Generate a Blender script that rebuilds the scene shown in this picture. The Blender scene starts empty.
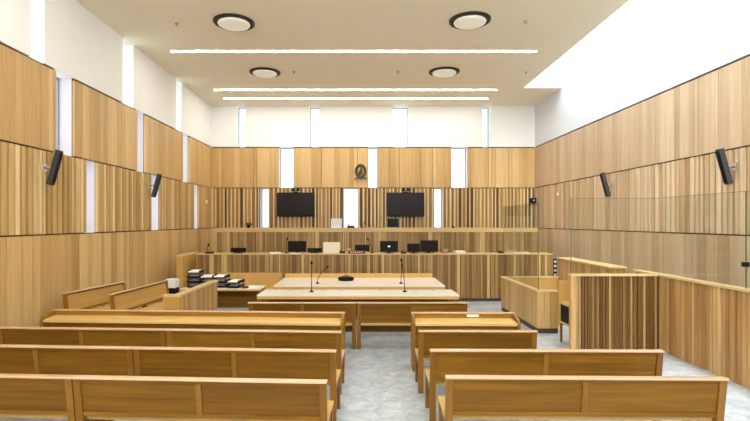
import bpy, bmesh, math, random
from mathutils import Vector, Matrix
R = random.Random(7)
PI = math.pi
C = bpy.context.scene.collection
scn = bpy.context.scene

# ------------------------------------------------------------------ camera, sky, light, exposure
F = 480.0; EYE = 2.2
cam = bpy.data.cameras.new('camera'); co = bpy.data.objects.new('camera', cam); C.objects.link(co)
cam.sensor_width = 36; cam.lens = F / 750 * 36
cam.shift_x = 13 / 750; cam.shift_y = 11.5 / 750
cam.clip_start = 0.05; cam.clip_end = 200
co.location = (0, 0, EYE); co.rotation_euler = (PI/2, 0, 0)
scn.camera = co
scn.view_settings.view_transform = 'Standard'; scn.view_settings.look = 'None'
scn.view_settings.gamma = 1; scn.view_settings.use_curve_mapping = False
scn.view_settings.exposure = 0.44

w = bpy.data.worlds.new('sky'); scn.world = w; w.use_nodes = True
w.node_tree.nodes['Background'].inputs[0].default_value = (0.86, 0.93, 1.0, 1)
w.node_tree.nodes['Background'].inputs[1].default_value = 2.4

def area(name, loc, sx, sy, power, col, rot=(0, 0, 0)):
    l = bpy.data.lights.new(name, 'AREA'); l.shape = 'RECTANGLE'; l.size = sx; l.size_y = sy
    l.energy = power; l.color = col
    o = bpy.data.objects.new(name, l); C.objects.link(o); o.location = loc; o.rotation_euler = rot
    return o
# daylight falling down the long roof light over the right wall
area('skylight_daylight', (5.73, 6.6, 9.5), 1.08, 16.5, 830, (0.90, 0.96, 1.0))
# unseen fill light added high behind the camera to brighten the upper walls
area('rear_fill_light', (0.3, -1.9, 5.5), 11.0, 1.5, 480, (0.94, 0.98, 1.0), (PI/2, 0, 0))

STRIP_E = 30.0; ROUND_E = 0.16

# ------------------------------------------------------------------ materials
def nodes(name):
    m = bpy.data.materials.new(name); m.use_nodes = True
    nt = m.node_tree; b = nt.nodes['Principled BSDF']
    return m, nt, b
def spec(b, v):
    b.inputs['Specular IOR Level'].default_value = v
def plain(name, col, rough=0.5, metal=0.0, sp=0.5, noise=0.04, scale=30):
    m, nt, b = nodes(name)
    tc = nt.nodes.new('ShaderNodeTexCoord'); n = nt.nodes.new('ShaderNodeTexNoise'); n.inputs['Scale'].default_value = scale
    nt.links.new(tc.outputs['Object'], n.inputs['Vector'])
    r = nt.nodes.new('ShaderNodeValToRGB')
    r.color_ramp.elements[0].position = 0.3; r.color_ramp.elements[1].position = 0.7
    r.color_ramp.elements[0].color = tuple(c*(1-noise) for c in col) + (1,)
    r.color_ramp.elements[1].color = tuple(min(1, c*(1+noise)) for c in col) + (1,)
    nt.links.new(n.outputs['Fac'], r.inputs[0]); nt.links.new(r.outputs[0], b.inputs['Base Color'])
    b.inputs['Roughness'].default_value = rough; b.inputs['Metallic'].default_value = metal; spec(b, sp)
    return m
def wood(name, dark, mid, light, axis=2, rough=0.45, grain=0.22, sp=0.35):
    m, nt, b = nodes(name); L = nt.links.new
    at = nt.nodes.new('ShaderNodeAttribute'); at.attribute_name = 'tone'
    r = nt.nodes.new('ShaderNodeValToRGB'); e = r.color_ramp.elements
    e[0].position = 0; e[0].color = dark + (1,); e[1].position = 1; e[1].color = light + (1,)
    k = e.new(0.5); k.color = mid + (1,)
    L(at.outputs['Fac'], r.inputs[0])
    tc = nt.nodes.new('ShaderNodeTexCoord')
    oi = nt.nodes.new('ShaderNodeObjectInfo')
    ad = nt.nodes.new('ShaderNodeVectorMath'); ad.operation = 'ADD'
    sc = nt.nodes.new('ShaderNodeMath'); sc.operation = 'MULTIPLY'; sc.inputs[1].default_value = 37
    L(oi.outputs['Random'], sc.inputs[0]); L(tc.outputs['Object'], ad.inputs[0]); L(sc.outputs[0], ad.inputs[1])
    # offset each board by its tone so that the grain breaks at the joints
    ad2 = nt.nodes.new('ShaderNodeVectorMath'); ad2.operation = 'ADD'
    s2 = nt.nodes.new('ShaderNodeMath'); s2.operation = 'MULTIPLY'; s2.inputs[1].default_value = 53
    L(at.outputs['Fac'], s2.inputs[0]); L(ad.outputs[0], ad2.inputs[0]); L(s2.outputs[0], ad2.inputs[1])
    mp = nt.nodes.new('ShaderNodeMapping'); s = [22, 22, 22]; s[axis] = 1.1; mp.inputs['Scale'].default_value = s
    L(ad2.outputs[0], mp.inputs[0])
    n = nt.nodes.new('ShaderNodeTexNoise'); n.inputs['Scale'].default_value = 1; n.inputs['Detail'].default_value = 5
    n.inputs['Roughness'].default_value = 0.6; n.inputs['Distortion'].default_value = 0.4
    L(mp.outputs[0], n.inputs['Vector'])
    mr = nt.nodes.new('ShaderNodeMapRange'); mr.inputs[1].default_value = 0.3; mr.inputs[2].default_value = 0.7
    mr.inputs[3].default_value = 1 - grain; mr.inputs[4].default_value = 1 + grain*0.6
    L(n.outputs['Fac'], mr.inputs[0])
    mx = nt.nodes.new('ShaderNodeVectorMath'); mx.operation = 'SCALE'
    L(r.outputs[0], mx.inputs[0]); L(mr.outputs[0], mx.inputs['Scale'])
    L(mx.outputs[0], b.inputs['Base Color'])
    b.inputs['Roughness'].default_value = rough; spec(b, sp)
    return m
def emit(name, col, strength):
    m, nt, b = nodes(name)
    b.inputs['Base Color'].default_value = (0.8, 0.8, 0.8, 1)
    b.inputs['Emission Color'].default_value = col + (1,); b.inputs['Emission Strength'].default_value = strength
    return m
def glass(name, tint=(0.93, 0.97, 0.96), refl=1.0):
    m = bpy.data.materials.new(name); m.use_nodes = True; nt = m.node_tree; nt.nodes.clear(); L = nt.links.new
    out = nt.nodes.new('ShaderNodeOutputMaterial'); mx = nt.nodes.new('ShaderNodeMixShader')
    t = nt.nodes.new('ShaderNodeBsdfTransparent'); t.inputs[0].default_value = tint + (1,)
    g = nt.nodes.new('ShaderNodeBsdfGlossy'); g.inputs['Roughness'].default_value = 0.02
    lw = nt.nodes.new('ShaderNodeLayerWeight'); lw.inputs[0].default_value = 0.5
    pwr = nt.nodes.new('ShaderNodeMath'); pwr.operation = 'POWER'; pwr.inputs[1].default_value = 5.0
    L(lw.outputs['Facing'], pwr.inputs[0])
    fr = nt.nodes.new('ShaderNodeMath'); fr.operation = 'MULTIPLY_ADD'; fr.inputs[1].default_value = 0.9; fr.inputs[2].default_value = 0.04; L(pwr.outputs[0], fr.inputs[0])
    mu = nt.nodes.new('ShaderNodeMath'); mu.operation = 'MULTIPLY'; mu.inputs[1].default_value = refl
    L(fr.outputs[0], mu.inputs[0]); L(mu.outputs[0], mx.inputs[0])
    L(t.outputs[0], mx.inputs[1]); L(g.outputs[0], mx.inputs[2]); L(mx.outputs[0], out.inputs[0])
    return m

M = {}
M['panel_wood'] = wood('oak_wall_panel', (0.52, 0.31, 0.11), (0.655, 0.425, 0.172), (0.77, 0.53, 0.245), 2, grain=0.14)
M['pale_panel'] = wood('pale_oak_wall_panel', (0.50, 0.335, 0.195), (0.62, 0.445, 0.28), (0.74, 0.57, 0.39), 2, grain=0.14)
M['batten_wood'] = wood('oak_wall_batten', (0.24, 0.12, 0.035), (0.56, 0.34, 0.12), (0.84, 0.62, 0.31), 2, grain=0.2)
M['pale_batten'] = wood('pale_oak_wall_batten', (0.40, 0.235, 0.11), (0.62, 0.42, 0.235), (0.82, 0.63, 0.42), 2, grain=0.2)
M['jury_wood'] = wood('jury_pew_oak', (0.42, 0.23, 0.05), (0.56, 0.32, 0.09), (0.66, 0.41, 0.14), 0, grain=0.15)
M['backing'] = plain('dark_batten_backing', (0.15, 0.075, 0.032), 0.8)
M['gap'] = plain('shadow_gap_black', (0.03, 0.02, 0.015), 0.9)
M['front_wood'] = wood('smoked_oak_board', (0.20, 0.10, 0.03), (0.38, 0.225, 0.078), (0.66, 0.45, 0.19), 2, grain=0.3)
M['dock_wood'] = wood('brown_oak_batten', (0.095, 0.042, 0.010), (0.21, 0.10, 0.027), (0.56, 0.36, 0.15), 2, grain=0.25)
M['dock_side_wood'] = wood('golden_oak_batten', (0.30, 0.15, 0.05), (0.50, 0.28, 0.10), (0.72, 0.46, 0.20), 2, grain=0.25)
M['bench_wood'] = wood('shaded_oak_bench', (0.15, 0.064, 0.005), (0.235, 0.107, 0.009), (0.35, 0.172, 0.02), 0, grain=0.32, rough=0.42, sp=0.25)  # shade on the camera-facing pew backs is put into this dark colour
M['bench_post'] = wood('shaded_oak_post', (0.15, 0.060, 0.006), (0.24, 0.105, 0.012), (0.34, 0.16, 0.024), 2, grain=0.18, rough=0.4)  # posts darkened in colour to match the shaded pew backs
M['seat_wood'] = wood('toplit_oak_seat', (0.58, 0.34, 0.10), (0.68, 0.43, 0.15), (0.78, 0.52, 0.20), 0, grain=0.14, rough=0.4)  # light falling on the seat tops is put into this paler colour
M['rail_wood'] = wood('highlight_oak_rail', (0.54, 0.33, 0.18), (0.66, 0.43, 0.26), (0.78, 0.55, 0.36), 0, grain=0.10, rough=0.2, sp=0.6)  # pinkish highlight along the rail tops is painted into the base colour
M['cap_wood'] = wood('pale_oak_cap', (0.60, 0.40, 0.17), (0.70, 0.49, 0.22), (0.80, 0.60, 0.31), 0, grain=0.10, rough=0.35)
M['table_wood'] = wood('glare_pale_table_veneer', (0.84, 0.76, 0.60), (0.89, 0.82, 0.68), (0.93, 0.87, 0.75), 0, grain=0.05, rough=0.28, sp=0.6)  # near-white skylight glare on the table tops is painted into the base colour
M['yellow_wood'] = wood('honey_oak_panel', (0.56, 0.31, 0.08), (0.66, 0.39, 0.12), (0.74, 0.46, 0.16), 2, grain=0.12)
M['plaster'] = plain('cream_plaster', (0.93, 0.93, 0.915), 0.8, noise=0.01, scale=4)
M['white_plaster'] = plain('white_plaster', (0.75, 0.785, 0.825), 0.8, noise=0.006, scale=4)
M['reveal'] = plain('window_reveal_white', (0.76, 0.685, 0.725), 0.7, noise=0.01)
M['ceiling'] = plain('bounce_beige_ceiling', (0.92, 0.855, 0.70), 0.85, noise=0.01, scale=3)  # beige of light bounced off the wood is mixed into the colour
M['black'] = plain('black_plastic', (0.010, 0.010, 0.012), 0.55, sp=0.15)
M['screen'] = plain('dark_screen', (0.012, 0.007, 0.007), 0.3, noise=0.02, sp=0.15)
M['speaker'] = plain('dark_grey_speaker_grille', (0.055, 0.055, 0.052), 0.7, noise=0.15, scale=300, sp=0.2)
M['metal'] = plain('brushed_metal', (0.62, 0.60, 0.57), 0.35, 0.9)
M['grey'] = plain('grey_plastic', (0.35, 0.36, 0.37), 0.5)
M['silver'] = plain('window_frame_grey', (0.30, 0.34, 0.40), 0.45, 0.2)
M['paper'] = plain('white_paper', (0.88, 0.87, 0.84), 0.7, noise=0.02)
M['cream'] = plain('cream_board', (0.80, 0.72, 0.56), 0.6, noise=0.02)
M['red'] = plain('dark_red_display', (0.14, 0.02, 0.015), 0.4)
M['redlit'] = emit('red_digit_glow', (1.0, 0.12, 0.05), 0.2)
M['blue_led'] = emit('monitor_led', (0.5, 1.0, 0.8), 2.0)
M['bronze'] = plain('dark_bronze', (0.10, 0.085, 0.06), 0.45, 0.6, noise=0.3, scale=60)
M['dark_ring'] = plain('dark_lamp_ring', (0.035, 0.026, 0.016), 0.5, 0.0, sp=0.2)
M['diffuser'] = emit('frosted_lamp_disc', (1.0, 0.88, 0.62), ROUND_E)
M['strip'] = emit('strip_light_diffuser', (1.0, 0.97, 0.90), STRIP_E)
M['leaf'] = plain('dark_green_leaf', (0.05, 0.09, 0.03), 0.5)
M['rubber'] = plain('dark_skirting', (0.07, 0.045, 0.03), 0.6)
M['glass'] = glass('clear_glass')
M['screen_glass'] = glass('screen_glass', (0.94, 0.965, 0.95), 0.9)
M['glass_edge'] = plain('green_glass_edge', (0.06, 0.13, 0.11), 0.2)
M['tan'] = plain('tan_card', (0.42, 0.27, 0.14), 0.6)

# floor: polished grey mottled stone
m, nt, b = nodes('mottled_grey_floor'); L = nt.links.new
tc = nt.nodes.new('ShaderNodeTexCoord')
n1 = nt.nodes.new('ShaderNodeTexNoise'); n1.inputs['Scale'].default_value = 5.5; n1.inputs['Detail'].default_value = 8; n1.inputs['Roughness'].default_value = 0.72
n1.inputs['Distortion'].default_value = 0.8
r1 = nt.nodes.new('ShaderNodeValToRGB'); e = r1.color_ramp.elements
e[0].position = 0.34; e[0].color = (0.34, 0.38, 0.415, 1); e[1].position = 0.64; e[1].color = (0.62, 0.68, 0.735, 1)
L(tc.outputs['Object'], n1.inputs['Vector']); L(n1.outputs['Fac'], r1.inputs[0])
L(r1.outputs[0], b.inputs['Base Color']); b.inputs['Roughness'].default_value = 0.32; spec(b, 0.5)
M['floor'] = m

# ------------------------------------------------------------------ mesh helpers
class MB:
    def __init__(s):
        s.bm = bmesh.new(); s.lay = s.bm.loops.layers.float_color.new('tone'); s.mats = []
    def mi(s, m):
        if m not in s.mats: s.mats.append(m)
        return s.mats.index(m)
    def paint(s, faces, m, t, smooth=False):
        i = s.mi(m)
        for f in faces:
            f.material_index = i; f.smooth = smooth
            for l in f.loops: l[s.lay] = (t, t, t, 1)
    def hexa(s, p, m, t=0.5):
        v = [s.bm.verts.new(q) for q in p]
        fs = [s.bm.faces.new([v[i] for i in q]) for q in ((0, 3, 2, 1), (4, 5, 6, 7), (0, 1, 5, 4), (1, 2, 6, 5), (2, 3, 7, 6), (3, 0, 4, 7))]
        s.paint(fs, m, t); return s
    def box(s, x0, x1, y0, y1, z0, z1, m, t=0.5):
        x0, x1 = min(x0, x1), max(x0, x1); y0, y1 = min(y0, y1), max(y0, y1)
        return s.hexa([(x0, y0, z0), (x1, y0, z0), (x1, y1, z0), (x0, y1, z0), (x0, y0, z1), (x1, y0, z1), (x1, y1, z1), (x0, y1, z1)], m, t)
    def prism(s, prof, x0, x1, m, t=0.5, axis='x'):
        """prof: list of (a,z) going round; extruded along axis"""
        P = (lambda u, a, z: (u, a, z)) if axis == 'x' else (lambda u, a, z: (a, u, z))
        A = [s.bm.verts.new(P(x0, a, z)) for a, z in prof]; B = [s.bm.verts.new(P(x1, a, z)) for a, z in prof]
        n = len(prof); fs = [s.bm.faces.new(A), s.bm.faces.new(B[::-1])]
        for i in range(n): fs.append(s.bm.faces.new([A[(i+1) % n], A[i], B[i], B[(i+1) % n]]))
        s.paint(fs, m, t); return s
    def tube(s, pts, r, m, t=0.5, n=8):
        rings = []
        pts = [Vector(p) for p in pts]
        rs = r if isinstance(r, (list, tuple)) else [r]*len(pts)
        for i, p in enumerate(pts):
            d = (pts[min(i+1, len(pts)-1)] - pts[max(i-1, 0)]).normalized()
            a = d.orthogonal().normalized() if i == 0 else (a - d*a.dot(d)).normalized()
            bb = d.cross(a)
            rings.append([s.bm.verts.new(p + (a*math.cos(k*2*PI/n) + bb*math.sin(k*2*PI/n))*rs[i]) for k in range(n)])
        fs = []
        for q in range(len(rings)-1):
            for k in range(n): fs.append(s.bm.faces.new([rings[q][k], rings[q][(k+1) % n], rings[q+1][(k+1) % n], rings[q+1][k]]))
        s.paint(fs, m, t, True)
        s.paint([s.bm.faces.new(rings[0][::-1]), s.bm.faces.new(rings[-1])], m, t)
        return s
    def lathe(s, c, prof, m, t=0.5, n=32, sx=1, sy=1):
        rings = []
        for r, z in prof:
            rings.append([s.bm.verts.new((c[0] + r*sx*math.cos(k*2*PI/n), c[1] + r*sy*math.sin(k*2*PI/n), c[2] + z)) for k in range(n)])
        fs = []
        for q in range(len(rings)-1):
            for k in range(n): fs.append(s.bm.faces.new([rings[q][k], rings[q][(k+1) % n], rings[q+1][(k+1) % n], rings[q+1][k]]))
        s.paint(fs, m, t, True)
        s.paint([s.bm.faces.new(rings[0][::-1]), s.bm.faces.new(rings[-1])], m, t)
        return s
    def build(s, name, parent=None, bevel=0.0):
        bmesh.ops.recalc_face_normals(s.bm, faces=s.bm.faces)
        me = bpy.data.meshes.new(name); s.bm.to_mesh(me); s.bm.free()
        for m in s.mats: me.materials.append(m)
        o = bpy.data.objects.new(name, me); C.objects.link(o)
        if parent: o.parent = parent
        if bevel:
            b = o.modifiers.new('bevel', 'BEVEL'); b.width = bevel; b.segments = 2; b.limit_method = 'ANGLE'
        return o
def thing(name, label, cat, loc=(0, 0, 0), rz=0, group=None):
    o = bpy.data.objects.new(name, None); C.objects.link(o); o.location = loc; o.rotation_euler = (0, 0, rz)
    o.empty_display_size = 0.1; return tag(o, label, cat, group)
def tag(o, label, cat, group=None):
    o['label'] = label; o['category'] = cat
    if group: o['group'] = group
    return o
def struct(o): o['kind'] = 'structure'; return o

# ------------------------------------------------------------------ the room shell
XL, XR, YB, YR = -5.5, 6.33, 17.58, -2.0
Z1, Z2, Z3, ZC = 1.98, 3.45, 4.95, 6.45
ZT = 9.6; XS = 5.13; YS = 15.2       # roof light: shaft top, ceiling edge, far end
TH = 0.45

struct(MB().box(XL-TH, XR+TH, YR-0.3, YB+TH, -0.1, 0, M['floor']).build('floor'))
c = MB()
c.box(XL-TH, XS, YR-0.3, YB+TH, ZC, ZC+0.25, M['ceiling'])
c.box(XS, XR+TH, YS, YB+TH, ZC, ZC+0.25, M['ceiling'])
ceil = struct(c.build('ceiling'))
c = MB()
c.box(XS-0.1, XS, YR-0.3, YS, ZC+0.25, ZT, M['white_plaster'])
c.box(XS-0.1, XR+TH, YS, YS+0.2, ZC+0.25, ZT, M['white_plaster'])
struct(c.build('wall_roof_light'))

def span(length, holes):
    """free intervals of 0..length between holes"""
    out = []; a = 0
    for h0, h1 in sorted(holes): out.append((a, h0)); a = h1
    out.append((a, length)); return out
def wall(name, O, U, N, length, holes, ztop, wp, seed, pw='panel_wood', bw='batten_wood', style='close', smooth=None):
    rr = random.Random(seed)
    def bx(mb, u0, u1, d0, d1, z0, z1, m, t=0.5):
        p = [O[i] + U[i]*u0 - N[i]*d0 for i in (0, 1)]; q = [O[i] + U[i]*u1 - N[i]*d1 for i in (0, 1)]
        mb.box(p[0], q[0], p[1], q[1], z0, z1, m, t)
    zs = [0, Z1, Z2, Z3, ztop]
    body = MB()
    for k in range(4):
        for a, b_ in span(length, holes[k]):
            bx(body, a, b_, 0.06 if k < 3 else 0, TH, zs[k], zs[k+1] if k < 3 else ztop, M['reveal'] if k < 3 else M[wp])
        # a shallow lintel and sill plate keeps each slot's head and foot clean
    root = struct(body.build(name))
    pan = MB(); bat = MB(); gap = MB()
    for k in range(3):
        z0, z1 = zs[k] + (0.012 if k else 0), zs[k+1] - (0.04 if k == 2 else 0.014)
        sp_ = span(length, holes[k])
        if k == 1 and smooth is not None:
            sp_ = [(a, min(b_, smooth)) for a, b_ in sp_ if a < smooth - 0.01] + [(max(a, smooth), b_) for a, b_ in sp_ if b_ > smooth + 0.01]
        for a, b_ in sp_:
            if b_ - a < 0.03: continue
            bx(gap, a, b_, 0.048, 0.0599, zs[k], zs[k+1], M['backing'] if k == 1 else M['gap'])
            u = a
            if k != 1 or (smooth is not None and a >= smooth - 1e-6):
                n = 0
                board = rr.random()
                while u < b_ - 1e-4:
                    wd = rr.choice((0.13, 0.17, 0.21, 0.26)); v = min(u + wd, b_)
                    if b_ - v < 0.05: v = b_
                    n += 1
                    g = 0.013 if rr.random() < 0.30 and v < b_ else 0.0
                    bx(pan, u, v - g, 0, 0.046, z0, z1, M[pw], min(1, max(0, 0.25*board + 0.75*rr.random())))
                    if g: board = rr.random()
                    u = v
            else:
                while u < b_ - 0.02:
                    if style == 'close':
                        wd = rr.uniform(0.055, 0.12); g = rr.uniform(0.032, 0.055); tn = rr.choice((0.4, 0.5, 0.6, 0.65, 0.75, 0.85, 1.0)); rec = 0.15
                    else:
                        wd = rr.uniform(0.04, 0.065); g = rr.uniform(0.06, 0.115); tn = rr.choice((0.7, 0.85, 1.0, 1.0)); rec = 0.75
                    v = min(u + wd, b_)
                    bx(bat, u, v, rr.choice((0.0, 0.0, 0.006, 0.014)), 0.047, z0, z1, M[bw], tn)
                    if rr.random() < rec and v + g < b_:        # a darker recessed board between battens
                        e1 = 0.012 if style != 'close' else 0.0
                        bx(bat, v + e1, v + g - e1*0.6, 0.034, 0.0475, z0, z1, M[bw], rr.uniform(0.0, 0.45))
                    u = v + g
    pan.build('panel_cladding', root); bat.build('batten_cladding', root); gap.build('backing_board', root)
    return root
WN = [0]
def window(O, U, N, u0, u1, z0, z1):
    WN[0] += 1
    d0, d1 = 0.30, 0.37
    def bx(mb, a, b_, e0, e1, za, zb, m):
        p = [O[i] + U[i]*a - N[i]*e0 for i in (0, 1)]; q = [O[i] + U[i]*b_ - N[i]*e1 for i in (0, 1)]
        mb.box(p[0], q[0], p[1], q[1], za, zb, m)
    f = MB(); s = 0.03; u0 += 0.001; u1 -= 0.001; z0 += 0.001; z1 -= 0.001
    bx(f, u0, u0+s, d0, d1, z0, z1, M['silver']); bx(f, u1-s, u1, d0, d1, z0, z1, M['silver'])
    bx(f, u0+s, u1-s, d0, d1, z0, z0+s, M['silver']); bx(f, u0+s, u1-s, d0, d1, z1-s, z1, M['silver'])
    o = struct(f.build('window_%d' % WN[0]))
    g = MB(); bx(g, u0+s, u1-s, d0+0.03, d0+0.042, z0+s, z1-s, M['glass']); g.build('pane', o)

# left wall: u = Y - YR
LO, LU, LN = (XL, YR), (0, 1), (1, 0)
lw = [[], [(9.58, 9.98), (12.57, 13.1), (15.75, 16.2)], [(8.63, 9.19), (11.76, 12.2), (14.75, 15.3)],
      [(7.95, 8.32), (11.03, 11.55), (14.2, 14.62)]]
lh = [[(a - YR, b_ - YR) for a, b_ in k] for k in lw]
# two more slots in each band behind the camera's field of view keep the rhythm
for k, s0 in ((1, 6.6), (2, 5.5), (3, 4.8), (1, 3.4), (2, 2.4), (3, 1.7)): lh[k].append((s0 - YR, s0 - YR + 0.45))
wall('wall_left', LO, LU, LN, YB - YR, lh, ZC, 'plaster', 3, smooth=16.2-YR)
# back wall: u = X - XL
sB = F / YB
bx_ = lambda a, b_: ((a - 362)/sB - XL, (b_ - 362)/sB - XL)
bh = [[], [bx_(260, 268.3), bx_(343, 358.5), bx_(434.3, 442.8)], [bx_(279, 293.4), bx_(368, 378), bx_(451.7, 467.5)],
      [bx_(236.5, 245), bx_(309.5, 319), bx_(392.7, 408.2), bx_(482.5, 490.5)]]
BO, BU, BN = (XL, YB), (1, 0), (0, -1)
wall('wall_back', BO, BU, BN, XR - XL, bh, ZC, 'plaster', 5, style='open')
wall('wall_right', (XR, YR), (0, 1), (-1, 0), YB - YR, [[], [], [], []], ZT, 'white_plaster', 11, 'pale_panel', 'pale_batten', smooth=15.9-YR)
for k, (za, zb) in ((1, (Z1, Z2)), (2, (Z2, Z3)), (3, (Z3, ZC))):
    for a, b_ in lh[k]: window(LO, LU, LN, a, b_, za, zb)
    for a, b_ in bh[k]: window(BO, BU, BN, a, b_, za, zb)
# corner posts outside the cladding so that the shell closes
c = MB(); c.box(XL-TH, XL, YB, YB+TH, 0, ZC, M['reveal']); c.box(XR, XR+TH, YB, YB+TH, 0, ZC, M['reveal']); struct(c.build('wall_corners'))
# rear wall with the entrance, behind the camera
c = MB(); c.box(XL-TH, XR+TH, YR-0.3, YR, 0, ZT, M['plaster']); struct(c.build('wall_rear'))
# roof light glazing
f = MB(); y = YR
f.box(XS, XS+0.06, YR, YS, ZT-0.03, ZT+0.03, M['silver']); f.box(XR-0.06, XR, YR, YS, ZT-0.03, ZT+0.03, M['silver'])
for i in range(9):
    yy = YR + (YS-YR-0.05)*i/8; f.box(XS+0.06, XR-0.06, yy, yy+0.05, ZT-0.03, ZT+0.03, M['silver'])
WN[0] += 1; o = struct(f.build('window_%d' % WN[0])); MB().box(XS+0.06, XR-0.06, YR, YS, ZT+0.031, ZT+0.045, M['glass']).build('pane', o)

# ------------------------------------------------------------------ ceiling fittings
def strip_light(y, lab, x0=-4.76, x1=4.35):
    t = thing('strip_light', lab, 'ceiling light', ((x0+x1)/2, y, ZC-0.004), 0, 'long strip lights across the ceiling')
    h = (x1-x0)/2
    MB().box(-h, h, -0.045, -0.036, -0.015, 0, M['paper']).box(-h, h, 0.036, 0.045, -0.015, 0, M['paper']).box(-h, -h+0.015, -0.036, 0.036, -0.015, 0, M['paper']).box(h-0.015, h, -0.036, 0.036, -0.015, 0, M['paper']).build('housing', t)
    MB().box(-h+0.015, h-0.015, -0.0355, 0.0355, -0.012, -0.001, M['strip']).build('diffuser', t)
strip_light(11.93, 'long thin white strip light between the near and far pairs of round ceiling lamps')
strip_light(15.4, 'long thin white strip light just beyond the far pair of round ceiling lamps')
strip_light(16.5, 'long thin white strip light closest to the back wall windows')
strip_light(7.3, 'long strip light on the ceiling over the public benches'); strip_light(2.6, 'long strip light on the ceiling over the rear of the room')
def round_lamp(x, y, lab):
    t = thing('round_ceiling_lamp', lab, 'ceiling light', (x, y, ZC), 0, 'round recessed ceiling lamps')
    MB().lathe((0, 0, 0), [(0.30, -0.002), (0.43, -0.002), (0.43, -0.03), (0.40, -0.045), (0.36, -0.045), (0.35, -0.01), (0.30, -0.01)], M['dark_ring'], n=40).build('rim', t)
    MB().lathe((0, 0, 0), [(0.28, -0.012), (0.325, -0.03), (0.338, -0.05), (0.325, -0.07), (0.25, -0.08), (0.02, -0.085)], M['diffuser'], n=40).build('lamp_disc', t)
round_lamp(-2.72, 10.2, 'round dark-rimmed ceiling lamp, the larger-looking one near the left wall')
round_lamp(2.27, 10.1, 'round dark-rimmed ceiling lamp, the larger-looking one toward the roof light')
round_lamp(-2.75, 13.6, 'round dark-rimmed ceiling lamp, the smaller-looking one on the left beyond the first strip')
round_lamp(2.32, 13.55, 'round dark-rimmed ceiling lamp, the smaller-looking one on the right beyond the first strip')
def px(x, y, z):      # a ceiling point seen at pixel x, y
    s = (222 - y)/(z - EYE); return ((x - 362)/s, F/s)
for (a, b_, lab) in ((294, 71.5, 'tiny sprinkler head beside the far left round ceiling lamp'), (398, 71.5, 'tiny sprinkler head beside the far right round ceiling lamp'),
                     (526, 72, 'tiny sprinkler head on the ceiling near the inner corner of the roof light'), (526, 21, 'tiny sprinkler head right of the near right round ceiling lamp'),
                     (176.5, 23, 'tiny sprinkler head on the ceiling left of the near left round ceiling lamp')):
    X, Y = px(a, b_, ZC)
    o = MB().lathe((X, Y, ZC), [(0.045, -0.001), (0.045, -0.01), (0.018, -0.02), (0.014, -0.045), (0.028, -0.05), (0.028, -0.055)], M['grey'], n=14).build('sprinkler_head')
    tag(o, lab, 'sprinkler', 'sprinkler heads on the ceiling')

# ------------------------------------------------------------------ wall fittings
def speaker(y, side, lab):
    """narrow column loudspeaker leaning out from a side wall on a bracket"""
    xw = XL if side < 0 else XR; inn = -side
    t = thing('wall_speaker', lab, 'speaker', (xw, y, 3.14), 0, 'column loudspeakers on the side walls')
    b = MB().box(inn*0.001, inn*0.02, -0.05, 0.05, -0.07, 0.07, M['metal'])
    b.tube([(inn*0.02, 0, 0), (inn*0.10, 0, 0.0), (inn*0.125, 0, 0.0)], 0.022, M['metal']); b.build('bracket', t)
    ang = 0.27; H = 0.31
    def P(d, v): return (inn*(0.19 + d*math.cos(ang) + v*math.sin(ang)), -d*math.sin(ang) + v*math.cos(ang))
    box = MB(); q = [P(-0.045, -H), P(0.03, -H), P(0.045, -H+0.03), P(0.045, H-0.03), P(0.03, H), P(-0.045, H)]
    box.prism([(a, z) for a, z in q], -0.05, 0.05, M['speaker'], axis='y'); cab = box.build('cabinet', t)
    g = MB(); q = [P(0.046, -H+0.04), P(0.05, -H+0.04), P(0.05, H-0.04), P(0.046, H-0.04)]
    g.prism(q, -0.043, 0.043, M['black'], axis='y'); g.build('grille', t)
speaker(8.3, -1, 'slim dark column loudspeaker on left wall, nearer the camera below the first tall window')
speaker(12.4, -1, 'slim dark column loudspeaker on left wall, farther one beside a batten-band window')
speaker(8.14, 1, 'slim dark column loudspeaker on right wall, large one above the glazed dock')
speaker(12.12, 1, 'slim dark column loudspeaker on right wall, smaller one toward the back corner')

def tv(x0, x1, lab):
    Y = YB - 0.16; s = F/Y; a, b_ = (x0-362)/s, (x1-362)/s; zt, zb = EYE + (222-192.5)/s, EYE + (222-216.3)/s
    xm = (a+b_)/2
    t = thing('wall_television', lab, 'television', (xm, YB, zb), 0, 'televisions on the back wall')
    h = (b_-a)/2; H = zt - zb
    MB().box(-h, h, -0.16, -0.10, 0, H, M['black']).build('casing', t, 0.006)
    MB().box(-h+0.025, h-0.025, -0.166, -0.161, 0.03, H-0.025, M['screen']).build('screen', t)
    MB().box(-0.2, 0.2, -0.095, -0.001, H/2-0.15, H/2+0.15, M['grey']).build('wall_mount', t)
    o = thing('video_camera', 'small black camera on top of the ' + lab.split(' on ')[0].replace('wide black', '').strip() + (' left of the emblem' if x0 < 300 else ' right of the emblem'), 'camera', (xm, YB-0.13, zt+0.001), 0, 'cameras above the televisions')
    MB().box(-0.10, 0.10, -0.03, 0.03, 0, 0.025, M['black']).build('base', o)
    MB().box(-0.13, 0.13, -0.05, 0.04, 0.06, 0.16, M['black']).build('body', o, 0.01)
    MB().box(-0.03, 0.03, -0.015, 0.015, 0.025, 0.06, M['grey']).build('neck', o)
    lens = MB().lathe((0, 0, 0), [(0.035, 0), (0.035, 0.03), (0.025, 0.035)], M['grey'], n=16).build('lens', o)
    lens.rotation_euler = (PI/2, 0, 0); lens.location = (0, -0.051, 0.11)
tv(277, 314.5, 'wide black television on the battens left of the emblem')
tv(387, 424.3, 'wide black television on the battens right of the emblem')

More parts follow.
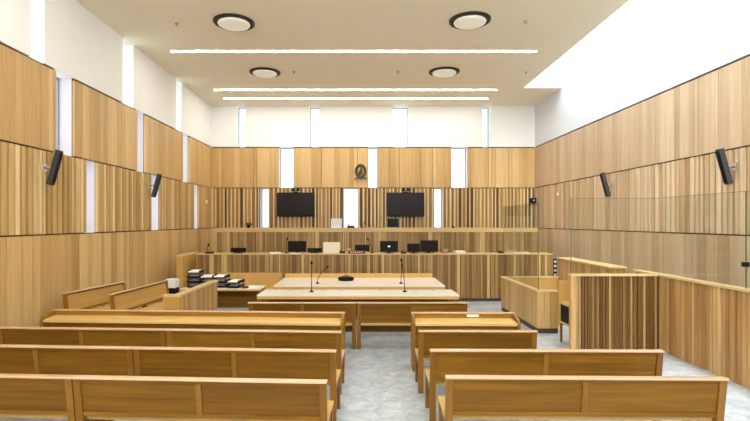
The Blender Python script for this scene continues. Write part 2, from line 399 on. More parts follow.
# emblem: oval wreath with a device in the middle and a ribbon beneath
t = thing('wall_emblem', 'dark bronze oval emblem with ribbon on the upper back wall panels', 'emblem', (-0.05, YB, 3.73))
g = MB(); n = 28
for ring, (rx, rz, rr_) in enumerate(((0.185, 0.235, 0.028), (0.135, 0.18, 0.016))):
    for k in range(n):
        a, b_ = 2*PI*k/n, 2*PI*(k+1)/n
        rr2 = rr_*(1.0 + 0.22*(k % 2))
        g.tube([(rx*math.cos(a), -0.04, 0.33 + rz*math.sin(a)), (rx*math.cos(b_), -0.04, 0.33 + rz*math.sin(b_))], [rr2, rr_*0.8], M['bronze'], n=6)
g.build('wreath', t)
g = MB()
g.tube([(-0.05, -0.03, 0.2), (-0.03, -0.05, 0.30), (0.03, -0.05, 0.38), (0.0, -0.05, 0.46), (0.05, -0.04, 0.47)], [0.03, 0.038, 0.035, 0.025, 0.012], M['bronze'])
g.tube([(0.02, -0.03, 0.22), (0.06, -0.04, 0.32), (0.02, -0.05, 0.36)], [0.02, 0.022, 0.02], M['bronze']); g.build('device', t)
g = MB(); pts = [(-0.22, 0.04), (-0.15, 0.075), (0, 0.055), (0.15, 0.075), (0.22, 0.04)]
for (a, za), (b_, zb) in zip(pts, pts[1:]):
    g.hexa([(a, -0.05, za-0.035), (b_, -0.05, zb-0.035), (b_, -0.02, zb-0.035), (a, -0.02, za-0.035), (a, -0.05, za+0.035), (b_, -0.05, zb+0.035), (b_, -0.02, zb+0.035), (a, -0.02, za+0.035)], M['bronze'])
g.build('ribbon', t)
MB().lathe((0, 0, 0), [(0.02, 0), (0.02, 0.018)], M['bronze'], n=10).build('fixing_stud', t).matrix_local = Matrix.Translation((0, -0.001, 0.33)) @ Matrix.Rotation(PI/2, 4, 'X')

o = MB().box(XL+0.001, XL+0.03, 16.9, 17.0, 2.86, 2.98, M['paper']).build('wall_sensor', None, 0.006)
tag(o, 'small white sensor box on left wall close to the back corner', 'sensor')
o = MB().box(XR-0.03, XR-0.001, 15.45, 15.55, 3.05, 3.15, M['paper']).build('wall_sensor', None, 0.006)
tag(o, 'small white sensor box on right wall battens past the far loudspeaker', 'sensor')
t = thing('corner_camera', 'small black camera high in the back right corner', 'camera', (6.27, YB, 2.98))
MB().box(-0.04, 0.04, -0.03, -0.001, -0.04, 0.04, M['grey']).build('bracket', t)
MB().box(-0.15, 0.05, -0.19, -0.031, -0.09, 0.09, M['black']).build('body', t, 0.02)
q = MB().lathe((0, 0, 0), [(0.04, 0), (0.04, 0.04), (0.03, 0.05)], M['grey'], n=14).build('lens', t); q.rotation_euler = (PI/2, 0, 0); q.location = (-0.05, -0.191, 0)

# ------------------------------------------------------------------ benches (pews)
def pew(L, lab, loc, rz, ndiv=1, group=None, panel='bench_wood', rail_z=0.33):
    """origin: foot of the back posts, middle of the length; +y = the way the sitter faces"""
    t = thing('pew', lab, 'bench', loc, rz, group)
    h = L/2; pw = 0.065; lean = -0.055; HT = 0.80
    def back_post(x0, x1, name='leg'):
        g = MB(); tn = R.uniform(0.3, 0.8)
        prof = [(-0.03, 0), (0.03, 0), (0.025, 0.40), (lean+0.025, HT-0.001), (lean-0.022, HT-0.001), (-0.03, 0.42)]
        g.prism(prof, x0, x1, M['bench_post'], tn); return g.build(name, t, 0.003)
    for x0 in (-h, h-pw): back_post(x0, x0+pw)
    for x0 in (-h+0.004, h-pw+0.004):
        g = MB(); g.prism([(0.40, 0), (0.455, 0), (0.465, 0.395), (0.395, 0.395)], x0, x0+pw-0.008, M['bench_post'], R.uniform(0.2, 0.7)); g.build('leg', t, 0.003)
        g = MB(); g.prism([(0.031, 0.30), (0.395, 0.30), (0.394, 0.37), (0.031, 0.37)], x0+0.012, x0+pw-0.02, M['bench_post'], 0.4); g.build('side_rail', t, 0.003)
    # sections of panel between posts and dividers
    xs = [-h + pw] + [-h + L*(i+1)/(ndiv+1) for i in range(ndiv)] + [h - pw]
    def yl(z): return lean*(z-0.42)/(HT-0.42)
    z0, z1 = 0.49, HT-0.03
    for i in range(len(xs)-1):
        a = xs[i] + (0.027 if i else 0.0005); b_ = xs[i+1] - (0.027 if i < len(xs)-2 else 0.0005)
        g = MB(); k = 3; base = R.uniform(0.25, 0.6)
        for q in range(k):
            za, zb = z0 + (z1-z0)*q/k, z0 + (z1-z0)*(q+1)/k
            g.prism([(yl(za)-0.008, za), (yl(za)+0.010, za), (yl(zb)+0.010, zb), (yl(zb)-0.008, zb)], a, b_, M[panel], min(1, max(0, base + R.uniform(-0.15, 0.15))))
        g.build('back_panel', t)
    for x in xs[1:-1]:
        g = MB(); g.prism([(-0.0235, 0.4495), (0.011, 0.4495), (lean+0.022, z1), (lean-0.02, z1)], x-0.026, x+0.026, M['bench_post'], R.uniform(0.5, 0.9)); g.build('divider', t, 0.003)
    g = MB(); g.prism([(lean-0.035, HT), (lean+0.038, HT), (lean+0.038, HT+0.012), (lean+0.03, HT+0.018), (lean-0.028, HT+0.018), (lean-0.035, HT+0.012)], -h-0.004, h+0.004, M['rail_wood'], R.uniform(0.3, 0.7))
    g.prism([(lean-0.018, z1+0.0005), (lean+0.022, z1+0.0005), (lean+0.022, HT), (lean-0.018, HT)], -h+pw, h-pw, M['bench_wood'], 0.35); g.build('top_rail', t)
    g = MB(); g.prism([(-0.024, 0.45), (0.010, 0.45), (0.005, 0.4895), (-0.029, 0.4895)], -h+pw+0.0005, h-pw-0.0005, M['bench_wood'], 0.6)
    # the rail stops at the dividers' back face, which it carries
    g.build('bottom_rail', t)
    g = MB(); g.prism([(0.032, 0.397), (0.50, 0.410), (0.508, 0.425), (0.50, 0.440), (0.032, 0.425)], -h+0.002, h-0.002, M['seat_wood'], R.uniform(0.3, 0.7)); g.build('seat', t)
    g = MB(); g.box(-h+pw, h-pw, 0.41, 0.43, rail_z, 0.396, M['bench_wood'], 0.5); g.build('seat_rail', t)
    return t
def place(L, right_end, deg, off=0.0):
    """centre of a pew whose right end (top) is at right_end, shifted by off to its left"""
    a = math.radians(-deg); d = (math.cos(a), math.sin(a))
    k = L/2 + off; return (right_end[0] - d[0]*k, right_end[1] + 0.055 - d[1]*k, 0), a
G = 'oak pews of the public rows'
rows = [((-0.305, 4.18), 'nearest'), ((-0.28, 5.18), 'middle'), ((-0.262, 6.08), 'far')]
names = {'nearest': 'nearest the camera', 'middle': 'middle of three rows', 'far': 'behind the long writing desk'}
for (re, nm), L in zip(rows, (2.28, 2.24, 2.265)):
    p, a = place(L, re, 3.2); pew(L, 'golden oak pew left of the aisle, aisle end, ' + names[nm], p, a, 1, G)
    p, a = place(L, re, 3.2, L + 0.012); pew(L, 'golden oak pew left of the aisle, wall side unit, ' + names[nm], p, a, 1, G)
def placeL(x0, y0, L, deg):
    a = math.radians(-deg); return (x0 + math.cos(a)*L/2, y0 + 0.055 + math.sin(a)*L/2, 0), a
p, a = placeL(0.755, 4.31, 2.48, 1.1); pew(2.48, 'golden oak pew right of the aisle, nearest to the camera', p, a, 1, G)
p, a = placeL(0.742, 5.21, 2.50, 0.8); pew(2.50, 'golden oak pew right of the aisle, middle of the three', p, a, 1, G)
p, a = placeL(0.725, 6.13, 1.50, 0.8); pew(1.50, 'short golden oak pew right of the aisle behind the small writing desk', p, a, 0, G)
sC = F/8.28
pew(1.85, 'golden oak pew in the front row, left of the middle double post', ((302.3-362)/sC, 8.33, 0), 0, 1, G, rail_z=0.2)
pew(1.90, 'golden oak pew in the front row, right of the middle double post', ((412.2-362)/sC, 8.33, 0), 0, 1, G, rail_z=0.2)

# ------------------------------------------------------------------ writing desks in front of the public rows
def writing_desk(L, lab, loc, rz, sign=False):
    """origin: foot of upstand, mid length; desktop toward -y (camera)"""
    t = thing('writing_desk', lab, 'desk', loc, rz)
    h = L/2
    g = MB(); g.box(-h+0.04, h-0.04, 0, 0.03, 0.08, 0.80, M['bench_wood'], 0.9); g.build('upstand_panel', t)
    g = MB(); g.box(-h, h, -0.012, 0.045, 0.80, 0.82, M['rail_wood'], 0.6); g.build('top_rail', t, 0.003)
    for x0 in (-h, h-0.04):
        g = MB(); g.prism([(0.045, 0), (0.045, 0.799), (-0.08, 0.799), (-0.25, 0.755), (-0.29, 0.71), (-0.29, 0)], x0, x0+0.04, M['bench_post'], 0.75); g.build('end_panel', t, 0.004)
    g = MB(); g.box(-h+0.041, h-0.041, -0.24, -0.22, 0.30, 0.665, M['bench_wood'], 0.2); g.build('apron', t)
    g = MB(); g.prism([(-0.001, 0.70), (-0.001, 0.735), (-0.275, 0.705), (-0.275, 0.668)], -h+0.041, h-0.041, M['seat_wood'], 0.75); g.build('desktop', t, 0.004)
    if sign:
        tag2 = MB().box(0.06, 0.24, -0.006, -0.0005, 0.75, 0.79, M['paper']); tag2.build('paper_label', t)
    return t
p, a = place(4.64, (-0.26, 7.28), 3.2); writing_desk(4.64, 'very long oak writing desk with upstand left of the aisle', p, a)
writing_desk(1.58, 'short oak writing desk with upstand right of the aisle', (1.54, 7.33, 0), math.radians(-0.8), True)

# ------------------------------------------------------------------ counsel tables
def table(x0, x1, y0, y1, h, th, lab, name='counsel_table', ups=0, ptop='table_wood'):
    xm, ym = (x0+x1)/2, (y0+y1)/2; a, d = (x1-x0)/2, (y1-y0)/2
    t = thing(name, lab, 'table', (xm, ym, 0))
    MB().box(-a, a, -d, d, h-th*0.35, h, M[ptop], 0.6).build('tabletop', t, 0.004)
    MB().box(-a+0.003, a-0.003, -d+0.003, d-0.003, h-th, h-th*0.35-0.0005, M['yellow_wood'], 0.5).build('edge_frame', t)
    for sx in (-1, 1):
        for sy in (-1, 1):
            g = MB(); g.box(sx*(a-0.05)-0.035, sx*(a-0.05)+0.035, sy*(d-0.06)-0.035, sy*(d-0.06)+0.035, 0, h-th-0.0005, M['bench_post'], 0.5); g.build('leg', t)
    MB().box(-a+0.09, a-0.09, d-0.07, d-0.045, 0.25, h-th-0.0005, M['bench_wood'], 0.4).build('modesty_panel', t)
    if ups: MB().box(-a+0.02, a-0.06, d+0.0005, d+0.03, h-0.1, h+ups, M['yellow_wood'], 0.6).build('upstand', t)
    return t
table(-2.09, 1.93, 9.53, 10.32, 0.75, 0.085, 'long pale-topped counsel table directly in front of the front row pews')
table(-2.02, 1.89, 10.9, 12.5, 0.75, 0.075, 'deep pale-topped counsel table below the long clerk bench', ups=0.11)
table(-3.95, -2.2, 10.43, 11.0, 0.75, 0.05, 'side table with document trays and papers at left', 'side_table')
t = thing('side_bench', 'plain honey oak bench against the clerk bench at left', 'bench', (-3.0, 12.85, 0))
MB().box(-0.85, 0.85, 0, 0.03, 0.06, 0.84, M['yellow_wood'], 0.5).build('backrest', t)
MB().box(-0.85, 0.85, -0.42, -0.001, 0.41, 0.44, M['seat_wood'], 0.5).build('seat', t)
for x in (-0.83, -0.02, 0.79):
    MB().box(x, x+0.04, -0.38, -0.002, 0, 0.409, M['bench_post'], 0.4).build('leg', t)

# ------------------------------------------------------------------ slatted fronts
def slats(mb, fn, length, z0, z1, wmin, wmax, g0, g1, mat, depths, tones, seed):
    rr = random.Random(seed); u = 0
    while u < length - 0.012:
        wd = rr.uniform(wmin, wmax); v = min(u+wd, length); d = rr.choice(depths)
        x0, x1, y0, y1 = fn(u, v, d); mb.box(x0, x1, y0, y1, z0, z1, M[mat], rr.choice(tones)); u = v + rr.uniform(g0, g1)

# clerk bench (first tier)
x0, x1, Y = -4.6, 5.30, 13.3
t = thing('clerk_bench', 'long slatted oak clerk bench with monitors, the lower tier', 'bench', (0, Y, 0))
g = MB(); slats(g, lambda u, v, d: (x0+u, x0+v, d, 0.03), x1-x0, 0.09, 1.29, 0.035, 0.12, 0.006, 0.022, 'front_wood', (0, 0, 0.006, 0.012), (0.1, 0.3, 0.4, 0.5, 0.5, 0.6, 0.7, 1.0), 21)
g.build('front_boards', t)
MB().box(x0, x1, 0.031, 0.06, 0, 1.29, M['backing']).build('front_frame', t)
MB().box(x0, x1, -0.004, 0.62, 1.2905, 1.315, M['cap_wood'], 0.3).build('worktop', t)
MB().box(x0, x1, 0.012, 0.0305, 0, 0.085, M['rubber']).build('plinth', t)
MB().box(x0, x1, 0.061, 1.72, 0, 0.45, M['backing']).build('platform', t)
for xx in (x0, x1-0.04): MB().box(xx, xx+0.04, 0.061, 0.61, 0.451, 1.29, M['yellow_wood'], 0.5).build('end_panel', t)
# judge bench (second tier)
x0, x1, Y = -4.60, 5.58, 15.2
t = thing('judge_bench', 'long raised slatted oak judge bench below the televisions', 'bench', (0, Y, 0))
g = MB(); slats(g, lambda u, v, d: (x0+u, x0+v, d, 0.03), x1-x0, 0.01, 1.88, 0.04, 0.15, 0.006, 0.020, 'front_wood', (0, 0, 0.006), (0.25, 0.4, 0.5, 0.55, 0.65, 0.75, 1.0), 22)
g.build('front_boards', t)
MB().box(x0, x1, 0.031, 0.06, 0, 1.88, M['backing']).build('front_frame', t)
MB().box(x0, x1, -0.02, 0.70, 1.8805, 2.01, M['cap_wood'], 0.45).build('worktop', t)
MB().box(x0, x1, 0.061, 2.36, 0, 0.95, M['backing']).build('platform', t)
for xx in (x0, x1-0.04): MB().box(xx, xx+0.04, 0.061, 0.69, 0.951, 1.88, M['yellow_wood'], 0.5).build('end_panel', t)
# return screen at the left end of the clerk bench
t = thing('side_screen', 'smooth honey oak partition at the left end of the clerk bench', 'partition', (-4.87, 12.8, 0))
MB().box(-0.08, 0.08, 0, 1.4, 0, 1.28, M['yellow_wood'], 0.4).build('panel', t)
MB().box(-0.095, 0.095, -0.015, 1.41, 1.2805, 1.315, M['cap_wood'], 0.6).build('cap', t)

# low slatted screen of the jury box
t = thing('jury_screen', 'low slatted oak screen with sloping-looking cap in front of the jury pews', 'partition', (-2.93, 7.75, 0))
g = MB(); Lc = 1.98
slats(g, lambda u, v, d: (0.0-d, -0.03, u, v), Lc, 0.02, 0.995, 0.05, 0.13, 0.006, 0.016, 'dock_side_wood', (0,), (0.5, 0.6, 0.75, 0.9, 1.0), 31)
g.build('side_boards', t)
MB().box(-0.27, 0.0, -0.03, -0.001, 0.02, 0.995, M['yellow_wood'], 0.0).build('end_board', t)
MB().box(-0.08, -0.031, 0, Lc, 0.0, 0.995, M['backing']).build('frame', t)
g = MB(); g.box(-0.11, 0.02, -0.045, Lc+0.01, 0.9955, 1.03, M['cap_wood'], 0.6); g.box(-0.27, -0.11, -0.045, 0.06, 0.9955, 1.03, M['cap_wood'], 0.6); g.build('cap', t)
# jury pews on a low step
st = struct(MB().box(XL+0.0, -3.35, 7.95, 10.6, 0, 0.15, M['floor']).build('floor_step'))
def jury(p0, p1, lab):
    d = Vector((p1[0]-p0[0], p1[1]-p0[1], 0)); L = d.length; ang = math.atan2(d.y, d.x) - PI
    # local +y must face +X: rotate so that local x runs from far to near
    o = pew(L, lab, ((p0[0]+p1[0])/2, (p0[1]+p1[1])/2, 0.15), ang, 0, 'jury pews', 'jury_wood'); return o
jury((-5.13, 8.32), (-4.90, 9.98), 'pale oak pew turned to face the room, closer to the left wall')
jury((-4.25, 8.2), (-4.10, 10.2), 'pale oak pew turned to face the room, beside the low slatted screen')

# witness box
t = thing('witness_box', 'pale slatted oak witness box with a glass screen, right of centre', 'witness box', (3.46, 9.5, 0))
g = MB(); slats(g, lambda u, v, d: (0.0+d, 0.03, 0.0+u, u+(v-u)), 2.4, 0.10, 0.815, 0.10, 0.16, 0.003, 0.009, 'panel_wood', (0, 0.004), (0.1, 0.35, 0.5, 0.7), 41); g.build('side_boards', t)
g = MB(); slats(g, lambda u, v, d: (u, v, -0.03+d, 0.0-0.001), 0.42, 0.10, 0.815, 0.10, 0.16, 0.003, 0.008, 'panel_wood', (0, 0.004), (0.1, 0.3, 0.5), 42); g.build('front_boards', t)
g = MB(); g.box(0.0, 1.42, 2.401, 2.44, 0.0, 0.815, M['yellow_wood'], 0.4); g.build('back_panel', t)
g = MB(); g.box(0.031, 0.06, 0.0, 2.4, 0, 0.815, M['yellow_wood'], 0.4); g.box(0.061, 0.42, 0.0, 0.03, 0, 0.815, M['yellow_wood'], 0.4); g.build('lining', t)
g = MB(); g.box(0.012, 0.03, 0.0, 2.4, 0, 0.095, M['rubber']); g.box(0.012, 0.41, -0.018, -0.001, 0, 0.095, M['rubber']); g.build('plinth', t)
g = MB(); g.box(-0.02, 0.10, -0.05, 2.45, 0.8155, 0.85, M['cap_wood'], 0.7); g.box(0.10, 0.44, -0.05, 0.07, 0.8155, 0.85, M['cap_wood'], 0.7); g.box(0.10, 1.43, 2.39, 2.46, 0.8155, 0.85, M['cap_wood'], 0.7); g.build('cap', t)
gl = MB().box(0.035, 0.045, 0.03, 2.40, 0.8505, 2.58, M['screen_glass']).build('glass_screen', t)
g = MB(); g.box(0.035, 0.047, 0.018, 0.0295, 0.8505, 2.585, M['glass_edge']).build('glass_edge', gl)

# dock
t = thing('dock', 'tall dark slatted dock with glass screens at the right', 'dock', (3.63, 8.25, 0))
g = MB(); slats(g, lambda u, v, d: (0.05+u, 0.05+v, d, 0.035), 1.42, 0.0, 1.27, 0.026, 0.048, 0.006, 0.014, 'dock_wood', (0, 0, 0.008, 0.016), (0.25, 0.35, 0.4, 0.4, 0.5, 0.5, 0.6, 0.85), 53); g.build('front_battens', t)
MB().box(0.05, 1.47, 0.036, 0.07, 0, 1.27, M['backing']).build('front_frame', t)
MB().box(-0.04, 0.049, -0.004, 0.075, 0, 1.27, M['dock_side_wood'], 0.8).build('end_post', t)
g = MB(); Ls = 7.2     # side runs toward the camera at x = 1.49
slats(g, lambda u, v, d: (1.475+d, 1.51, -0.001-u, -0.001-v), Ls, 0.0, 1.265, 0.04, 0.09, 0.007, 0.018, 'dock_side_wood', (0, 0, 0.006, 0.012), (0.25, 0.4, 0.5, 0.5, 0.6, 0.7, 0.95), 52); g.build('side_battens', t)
g = MB(); g.box(1.511, 1.56, -Ls, 0.75, 0, 1.265, M['backing']); g.build('side_frame', t)
g = MB(); g.box(1.505, 1.53, -Ls, -0.01, -0.0, 0.06, M['rubber']); g.bm.free()
g = MB(); g.box(-0.05, 1.45, -0.025, 0.095, 1.2705, 1.305, M['cap_wood'], 0.75); g.box(1.45, 1.60, -Ls, 0.76, 1.2705, 1.305, M['cap_wood'], 0.75); g.build('cap', t)
gt = 1.305; zt = 2.61
gl = MB().box(-0.02, 1.50, 0.03, 0.042, gt+0.0005, zt, M['screen_glass']).build('glass_screen', t)
MB().box(-0.0265, -0.0205, 0.028, 0.044, gt+0.0005, zt, M['glass_edge']).box(-0.02, 1.50, 0.03, 0.042, zt+0.0005, zt+0.006, M['glass_edge']).build('glass_edge', gl)
for k in range(4):
    a, b_ = -0.02 - k*1.8, -0.02 - (k+1)*1.8 + 0.012
    gl = MB().box(1.515, 1.527, b_, a, gt+0.0005, zt, M['screen_glass']).build('glass_screen', t)
    MB().box(1.515, 1.527, b_, a, zt+0.0005, zt+0.006, M['glass_edge']).box(1.514, 1.528, b_-0.006, b_-0.0005, gt+0.0005, zt, M['glass_edge']).build('glass_edge', gl)
g = MB(); g.box(1.46, 1.5145, -1.95, -1.87, 1.60, 1.68, M['metal']); g.box(1.40, 1.4595, -1.935, -1.885, 1.61, 1.67, M['black']); g.build('glass_clamp', t)
# bench inside the dock
t = thing('dock_bench', 'pale oak seat seen in the gap beside the dock front', 'bench', (3.64, 8.34, 0))
MB().box(0, 1.0, 0, 0.50, 0.70, 0.75, M['seat_wood'], 0.8).build('seat', t, 0.004)
MB().box(0, 1.0, 0, 0.50, 0.35, 0.39, M['seat_wood'], 0.7).build('lower_shelf', t, 0.004)
MB().box(0.02, 0.98, 0.46, 0.49, 0.3905, 0.6995, M['black']).build('back_board', t)
MB().box(-0.01, 1.0, 0.501, 0.53, 0.30, 1.12, M['yellow_wood'], 0.5).build('backrest', t)
for x in (0.0, 0.96):
    for y in (0.0, 0.46): MB().box(x, x+0.035, y, y+0.035, 0, 0.3495, M['bench_post'], 0.4).build('leg', t)
for x in (0.004, 0.97): MB().box(x, x+0.015, 0.02, 0.455, 0.3905, 0.6995, M['black']).build('side_panel', t)
# slatted enclosure along the right wall
t = thing('side_enclosure', 'slatted oak screen by the right wall behind the dock', 'partition', (4.92, 9.6, 0))
g = MB(); slats(g, lambda u, v, d: (0.0+d, 0.03, u, v), 2.45, 0.0, 1.275, 0.08, 0.14, 0.004, 0.01, 'dock_side_wood', (0, 0.006), (0.5, 0.6, 0.75, 0.95), 61); g.build('side_boards', t)
g = MB(); slats(g, lambda u, v, d: (u, v, -0.03+d, -0.001), 0.33, 0.0, 1.275, 0.05, 0.10, 0.004, 0.01, 'dock_side_wood', (0, 0.006), (0.3, 0.5, 0.6), 62); g.build('front_boards', t)
MB().box(0.031, 0.33, 0.0, 2.45, 0, 1.275, M['yellow_wood'], 0.4).build('core', t)
MB().box(-0.025, 0.36, -0.05, 2.47, 1.2755, 1.31, M['cap_wood'], 0.75).build('cap', t)
t = thing('socket_strip', 'narrow dark strip of pale sockets at the end of the clerk bench', 'socket', (4.87, 12.12, 0.70))
MB().box(-0.045, 0.045, -0.02, 0.0, 0, 0.57, M['black']).build('backplate', t)
for k in range(5): MB().box(-0.03, 0.03, -0.028, -0.021, 0.03+k*0.11, 0.09+k*0.11, M['paper']).build('socket', t)
MB().box(-0.045, 0.045, 0.001, 0.02, -0.70, 0.57, M['yellow_wood'], 0.3).build('post', t)

# ------------------------------------------------------------------ equipment on the clerk bench (worktop z 1.315)
ZW = 1.316; YW = 13.65; sW = F/YW
X = lambda p, s=sW: (p - 362)/s
def monitor(x0, x1, ytop, lab, y=YW, z=ZW, led=False, low=False):
    s = F/y; a = (x1-x0)/s/2; H = EYE - (ytop-222)/s - z
    t = thing('computer_monitor', lab, 'monitor', (((x0+x1)/2-362)/s, y, z), 0, 'monitors on the clerk bench')
    b0 = 0.02 if low else 0.04
    MB().box(-a, a, -0.02, 0.02, b0, H, M['black']).build('casing', t, 0.006)
    MB().box(-a+0.015, a-0.015, -0.025, -0.0205, b0+0.025, H-0.015, M['screen']).build('screen', t)
    MB().box(-0.03, 0.03, 0.0205, 0.05, 0.0, H*0.6, M['black']).build('stand_neck', t)
    MB().box(-min(a, 0.12), min(a, 0.12), -0.06, 0.02, 0.0, 0.015, M['black']).build('stand_foot', t)
    if led: MB().box(-0.03, 0.03, -0.028, -0.0255, b0+0.14, b0+0.165, M['blue_led']).build('indicator', t)
monitor(288, 306.3, 241, 'black monitor left of the cream board on the clerk bench', y=13.6)
monitor(307.5, 322, 248, 'low black monitor directly beside the cream board', y=13.75, low=True)
monitor(355, 369.5, 244.8, 'black monitor behind the dark red display box', y=13.85, low=True)
monitor(380, 398, 241, 'black monitor with a small bright light under the right television', y=13.6, led=True)
monitor(407.5, 420, 243.5, 'smaller black monitor partly in front of the rightmost one', y=13.5)
monitor(420.5, 438, 240.3, 'black monitor, the rightmost and tallest on the clerk bench', y=13.68)
monitor(231, 246, 247.8, 'low black monitor alone at the left of the clerk bench', y=13.6, low=True)

def simple(name, lab, cat, mb, loc, rz=0, bevel=0.0, group=None):
    o = mb.build(name, None, bevel); o.location = loc; o.rotation_euler = (0, 0, rz); tag(o, lab, cat, group); return o
t = thing('document_board', 'cream board standing upright near the middle of the clerk bench', 'board', (X(331.7), YW, ZW))
MB().box(-0.24, 0.24, -0.01, 0.01, 0, 0.31, M['cream']).build('board', t, 0.003)
MB().box(-0.10, 0.10, 0.0105, 0.09, 0, 0.012, M['grey']).build('foot', t)
def phone(x, y, z, lab, sc=1.0):
    t = thing('desk_phone', lab, 'telephone', (x, y, z))
    MB().prism([(-0.09*sc, 0), (0.09*sc, 0), (0.09*sc, 0.07*sc), (-0.09*sc, 0.025*sc)], -0.10*sc, 0.10*sc, M['black']).build('base', t, 0.003)
    MB().box(-0.095*sc, -0.045*sc, -0.08*sc, 0.085*sc, 0.076*sc, 0.105*sc, M['black']).build('handset', t, 0.008)
phone(X(342.5), 13.6, ZW, 'small black desk phone right of the cream board', 0.8)
t = thing('display_box', 'small wooden box with a dark red lit display on the clerk bench', 'display', (X(357), 13.42, ZW))
MB().box(-0.32, 0.32, 0.0, 0.12, 0, 0.05, M['yellow_wood'], 0.7).build('plinth', t, 0.003)
MB().box(-0.25, 0.23, -0.045, -0.001, 0.0, 0.085, M['red']).build('display', t)
g = MB()
for k in range(6): g.box(-0.18+k*0.06, -0.15+k*0.06, -0.049, -0.0455, 0.03, 0.055, M['redlit'])
g.build('digits', t)
simple('card_box', 'little pale wooden box left of the dark red display', 'box', MB().box(-0.05, 0.05, -0.04, 0.04, 0, 0.13, M['yellow_wood'], 0.8), (X(349), 13.7, ZW), 0, 0.004)
def papers(x, y, z, w_, d_, h_, rz, lab, g_=None):
    mb = MB(); n = max(1, int(h_/0.008)); rr = random.Random(int(x*997))
    for k in range(n):
        o_ = rr.uniform(-0.006, 0.006); mb.box(-w_/2+o_, w_/2+o_, -d_/2-o_, d_/2-o_, k*h_/n, (k+0.92)*h_/n, M['paper'])
    return simple('paper_stack', lab, 'papers', mb, (x, y, z), rz, 0, g_)
papers(X(459), 13.6, ZW, 0.26, 0.3, 0.07, 0.1, 'stack of white papers right of the tan basket on the clerk bench')
papers(X(522), 13.6, ZW, 0.34, 0.3, 0.03, 0.0, 'white papers at the right end of the clerk bench behind the glass')
papers(X(276), 13.55, ZW, 0.30, 0.25, 0.03, 0.3, 'loose white papers left of the tall left monitor')
papers(X(297), 13.42, ZW, 0.30, 0.16, 0.02, 0.05, 'white sheets in front of the monitor left of the cream board')
t = thing('desk_basket', 'small tan basket right of the tallest monitor', 'basket', (X(444.5), 13.6, ZW))
MB().lathe((0, 0, 0), [(0.07, 0), (0.10, 0.13), (0.09, 0.13), (0.065, 0.01)], M['tan'], n=18).build('bowl', t)
g = MB(); g.lathe((0, 0, 0.1305), [(0.103, 0), (0.103, 0.012), (0.09, 0.012)], M['bronze'], n=18); g.build('rim', t)
phone(X(500.5), 13.6, ZW, 'dark desk phone on the clerk bench left of the glass edge', 0.75)
phone(X(403), 13.45, ZW, 'black desk phone between the monitors under the right television', 0.75)

def gooseneck(x, y, z, dx, h, lab, g_='gooseneck microphones', dy=0.0):
    t = thing('gooseneck_microphone', lab, 'microphone', (x, y, z), 0, g_)
    MB().lathe((0, 0, 0), [(0.045, 0), (0.045, 0.015), (0.02, 0.025), (0.012, 0.04)], M['black'], n=16).build('base', t)
    pts = [(dx*(k/7)**1.8, dy*(k/7)**1.8, 0.04 + (h-0.04)*k/7) for k in range(8)]
    MB().tube(pts, 0.008, M['black'], n=8).build('stem', t)
    a = Vector(pts[-1]); b_ = Vector(pts[-1]) - Vector(pts[-2]); b_.normalize()
    MB().tube([a + b_*0.001, a + b_*0.015, a + b_*0.06, a + b_*0.075], [0.012, 0.022, 0.022, 0.012], M['black'], n=10).build('head', t)
s1 = F/9.75; s2 = F/11.3
gooseneck((310.5-362)/s1, 9.95, 0.751, 0.0, 0.56, 'tall straight microphone on the near counsel table, left half')
gooseneck((405.5-362)/s1, 9.95, 0.751, -0.06, 0.62, 'tall curved microphone on the near counsel table, right half')
gooseneck((317.5-362)/s2, 11.3, 0.751, 0.20, 0.36, 'leaning microphone on the far counsel table, left half')
gooseneck((401-362)/s2, 11.3, 0.751, 0.02, 0.40, 'short straight microphone on the far counsel table, right half')
gooseneck(X(207.5), 13.6, ZW, 0.03, 0.20, 'short dark microphone at far left end of the clerk bench')
gooseneck(X(286), 13.7, ZW, 0.02, 0.36, 'thin microphone just left of the tall left monitor on the clerk bench')
gooseneck(X(372), 13.7, ZW, -0.10, 0.36, 'thin leaning microphone beside the monitor behind the red display')
simple('tablet', 'small dark tablet lying by the short microphone at left end of the clerk bench', 'tablet', MB().prism([(-0.08, 0), (0.08, 0), (0.08, 0.05), (-0.08, 0.012)], -0.11, 0.11, M['black']), (X(211.5), 13.45, ZW), 0.0, 0.003)

# objects on the judge bench (worktop z 2.01)
ZJ = 2.011; YJ = 15.5; sJ = F/YJ; XJ = lambda p: (p - 362)/sJ
t = thing('white_sign', 'white card box standing on the judge bench beside a tall window', 'box', (XJ(336.7), 15.35, ZJ-0.0))
MB().box(-0.17, 0.17, -0.04, 0.04, 0, 0.30, M['paper']).build('box', t, 0.004)
MB().box(-0.15, 0.15, -0.044, -0.0405, 0.05, 0.27, M['white_plaster']).build('front_sheet', t)
phone(XJ(351), 15.4, ZJ, 'black phone on the judge bench at the foot of the middle window', 1.2)
t = thing('laptop', 'open dark laptop on the judge bench under the right television', 'laptop', (XJ(393), 15.45, ZJ))
MB().box(-0.19, 0.19, -0.25, 0.0, 0, 0.02, M['grey']).build('keyboard_base', t, 0.003)
MB().prism([(0.0, 0.021), (0.02, 0.021), (0.09, 0.30), (0.075, 0.30)], -0.18, 0.18, M['black']).build('screen_lid', t)
t = thing('desk_plant', 'tiny dark plant in a pot at the left of the judge bench', 'plant', (XJ(250), 15.3, ZJ))
MB().lathe((0, 0, 0), [(0.05, 0), (0.07, 0.09), (0.055, 0.09)], M['black'], n=14).build('pot', t)
g = MB(); rr = random.Random(5)
for k in range(26):
    a = rr.uniform(0, 2*PI); l = rr.uniform(0.05, 0.13); z = rr.uniform(0.10, 0.20); p = Vector((math.cos(a)*l, math.sin(a)*l, z))
    g.tube([(0, 0, 0.085), p*0.6 + Vector((0, 0, 0.04)), p], [0.004, 0.02, 0.003], M['leaf'], n=5)
g.build('foliage', t)
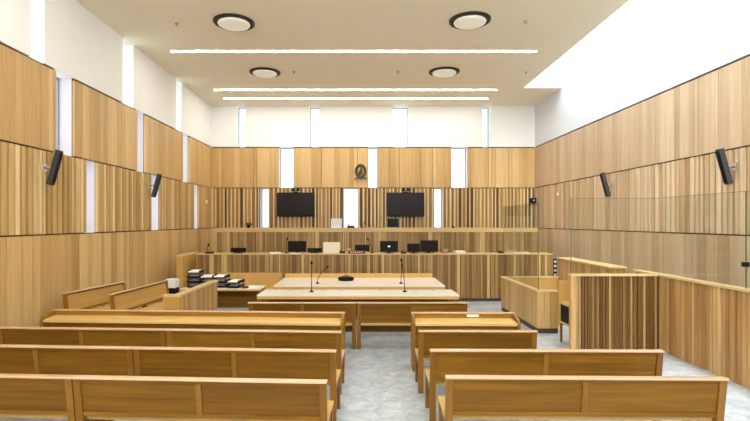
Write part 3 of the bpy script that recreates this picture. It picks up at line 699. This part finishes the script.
gooseneck(XJ(362.5), 15.4, ZJ, 0.05, 0.14, 'very short microphone on the judge bench between middle window and laptop')
simple('computer_mouse', 'small dark object on the judge bench right of the laptop', 'mouse', MB().lathe((0, 0, 0), [(0.05, 0), (0.055, 0.02), (0.035, 0.045), (0.005, 0.05)], M['black'], n=16, sy=0.7), (XJ(452), 15.3, ZJ))

# objects on the counsel tables
t = thing('document_bag', 'flat black oval case on the far counsel table', 'case', ((346-362)/(F/11.9), 11.9, 0.751))
MB().lathe((0, 0, 0), [(0.18, 0), (0.20, 0.04), (0.19, 0.08), (0.12, 0.10)], M['black'], n=26, sy=0.7).build('body', t)
MB().tube([(-0.06, 0, 0.101), (-0.05, 0, 0.125), (0.05, 0, 0.125), (0.06, 0, 0.101)], 0.008, M['black'], n=6).build('handle', t)
for p, lab in ((289, 'leftmost'), (323, 'second from the left'), (341, 'third from the left'), (381, 'fourth from the left'), (416, 'fifth from the left'), (433, 'rightmost')):
    o = MB().lathe((0, 0, 0), [(0.035, 0), (0.035, 0.008), (0.022, 0.012)], M['metal'], n=14).build('cable_grommet')
    o.location = ((p-362)/(F/10.1), 10.1, 0.751); tag(o, 'small metal disc on the near counsel table, ' + lab, 'grommet', 'metal discs on the near counsel table')

def tray(x, y, n, lab, rz=0.0, w_=0.27):
    t = thing('document_tray', lab, 'tray', (x, y, 0.751), rz, 'document trays on the side table')
    for k in range(n):
        z = k*0.105
        g = MB(); g.box(-w_/2, w_/2, -0.17, 0.17, z, z+0.008, M['black']); g.box(-w_/2, -w_/2+0.008, -0.17, 0.17, z+0.0085, z+0.06, M['black']); g.box(w_/2-0.008, w_/2, -0.17, 0.17, z+0.0085, z+0.06, M['black'])
        g.box(-w_/2+0.009, w_/2-0.009, 0.16, 0.17, z+0.0085, z+0.06, M['black']); g.box(-w_/2+0.009, w_/2-0.009, -0.17, -0.166, z+0.0085, z+(0.045 if k < n-1 else 0.02), M['black'])
        if k < n-1:
            for sx in (-1, 1): g.box(sx*(w_/2-0.006)-0.005, sx*(w_/2-0.006)+0.005, 0.10, 0.12, z+0.0605, z+0.1045, M['black'])
            for sx in (-1, 1): g.box(sx*(w_/2-0.006)-0.005, sx*(w_/2-0.006)+0.005, -0.12, -0.10, z+0.0605, z+0.1045, M['black'])
        tr = g.build('tray_tier', t)
        MB().prism([(-0.165, z+0.009), (0.15, z+0.009), (0.15, z+0.055), (-0.165, z+0.035)], -w_/2+0.012, w_/2-0.012, M['paper']).build('papers', tr)
s4 = F/10.7; XT = lambda p: (p-362)/s4
tray(XT(195), 10.75, 4, 'black document tray stack on the side table, tallest and leftmost')
tray(XT(208), 10.72, 3, 'black document tray stack on the side table, second from left', 0.05)
tray(XT(221), 10.75, 3, 'black document tray stack on the side table, third from left', -0.08)
tray(XT(236), 10.68, 2, 'black document tray stack on the side table, lowest and rightmost', -0.2, 0.27)
papers(XT(250), 10.72, 0.751, 0.30, 0.22, 0.012, 0.1, 'spread white papers on the side table next to the counsel table')
simple('stapler', 'small dark red stapler on the side table right of the trays', 'stapler', MB().prism([(-0.02, 0), (0.02, 0), (0.02, 0.05), (-0.02, 0.05)], -0.08, 0.08, M['red']), (XT(247), 10.50, 0.751), 0.4, 0.01)
t = thing('low_cabinet', 'small black cabinet with a white top between left wall and the smooth partition', 'cabinet', (-4.47, 11.3, 0))
MB().box(-0.12, 0.12, -0.12, 0.12, 0, 0.66, M['black']).build('body', t, 0.006); MB().box(-0.125, 0.125, -0.125, 0.125, 0.6605, 0.86, M['paper']).build('lid', t, 0.01)
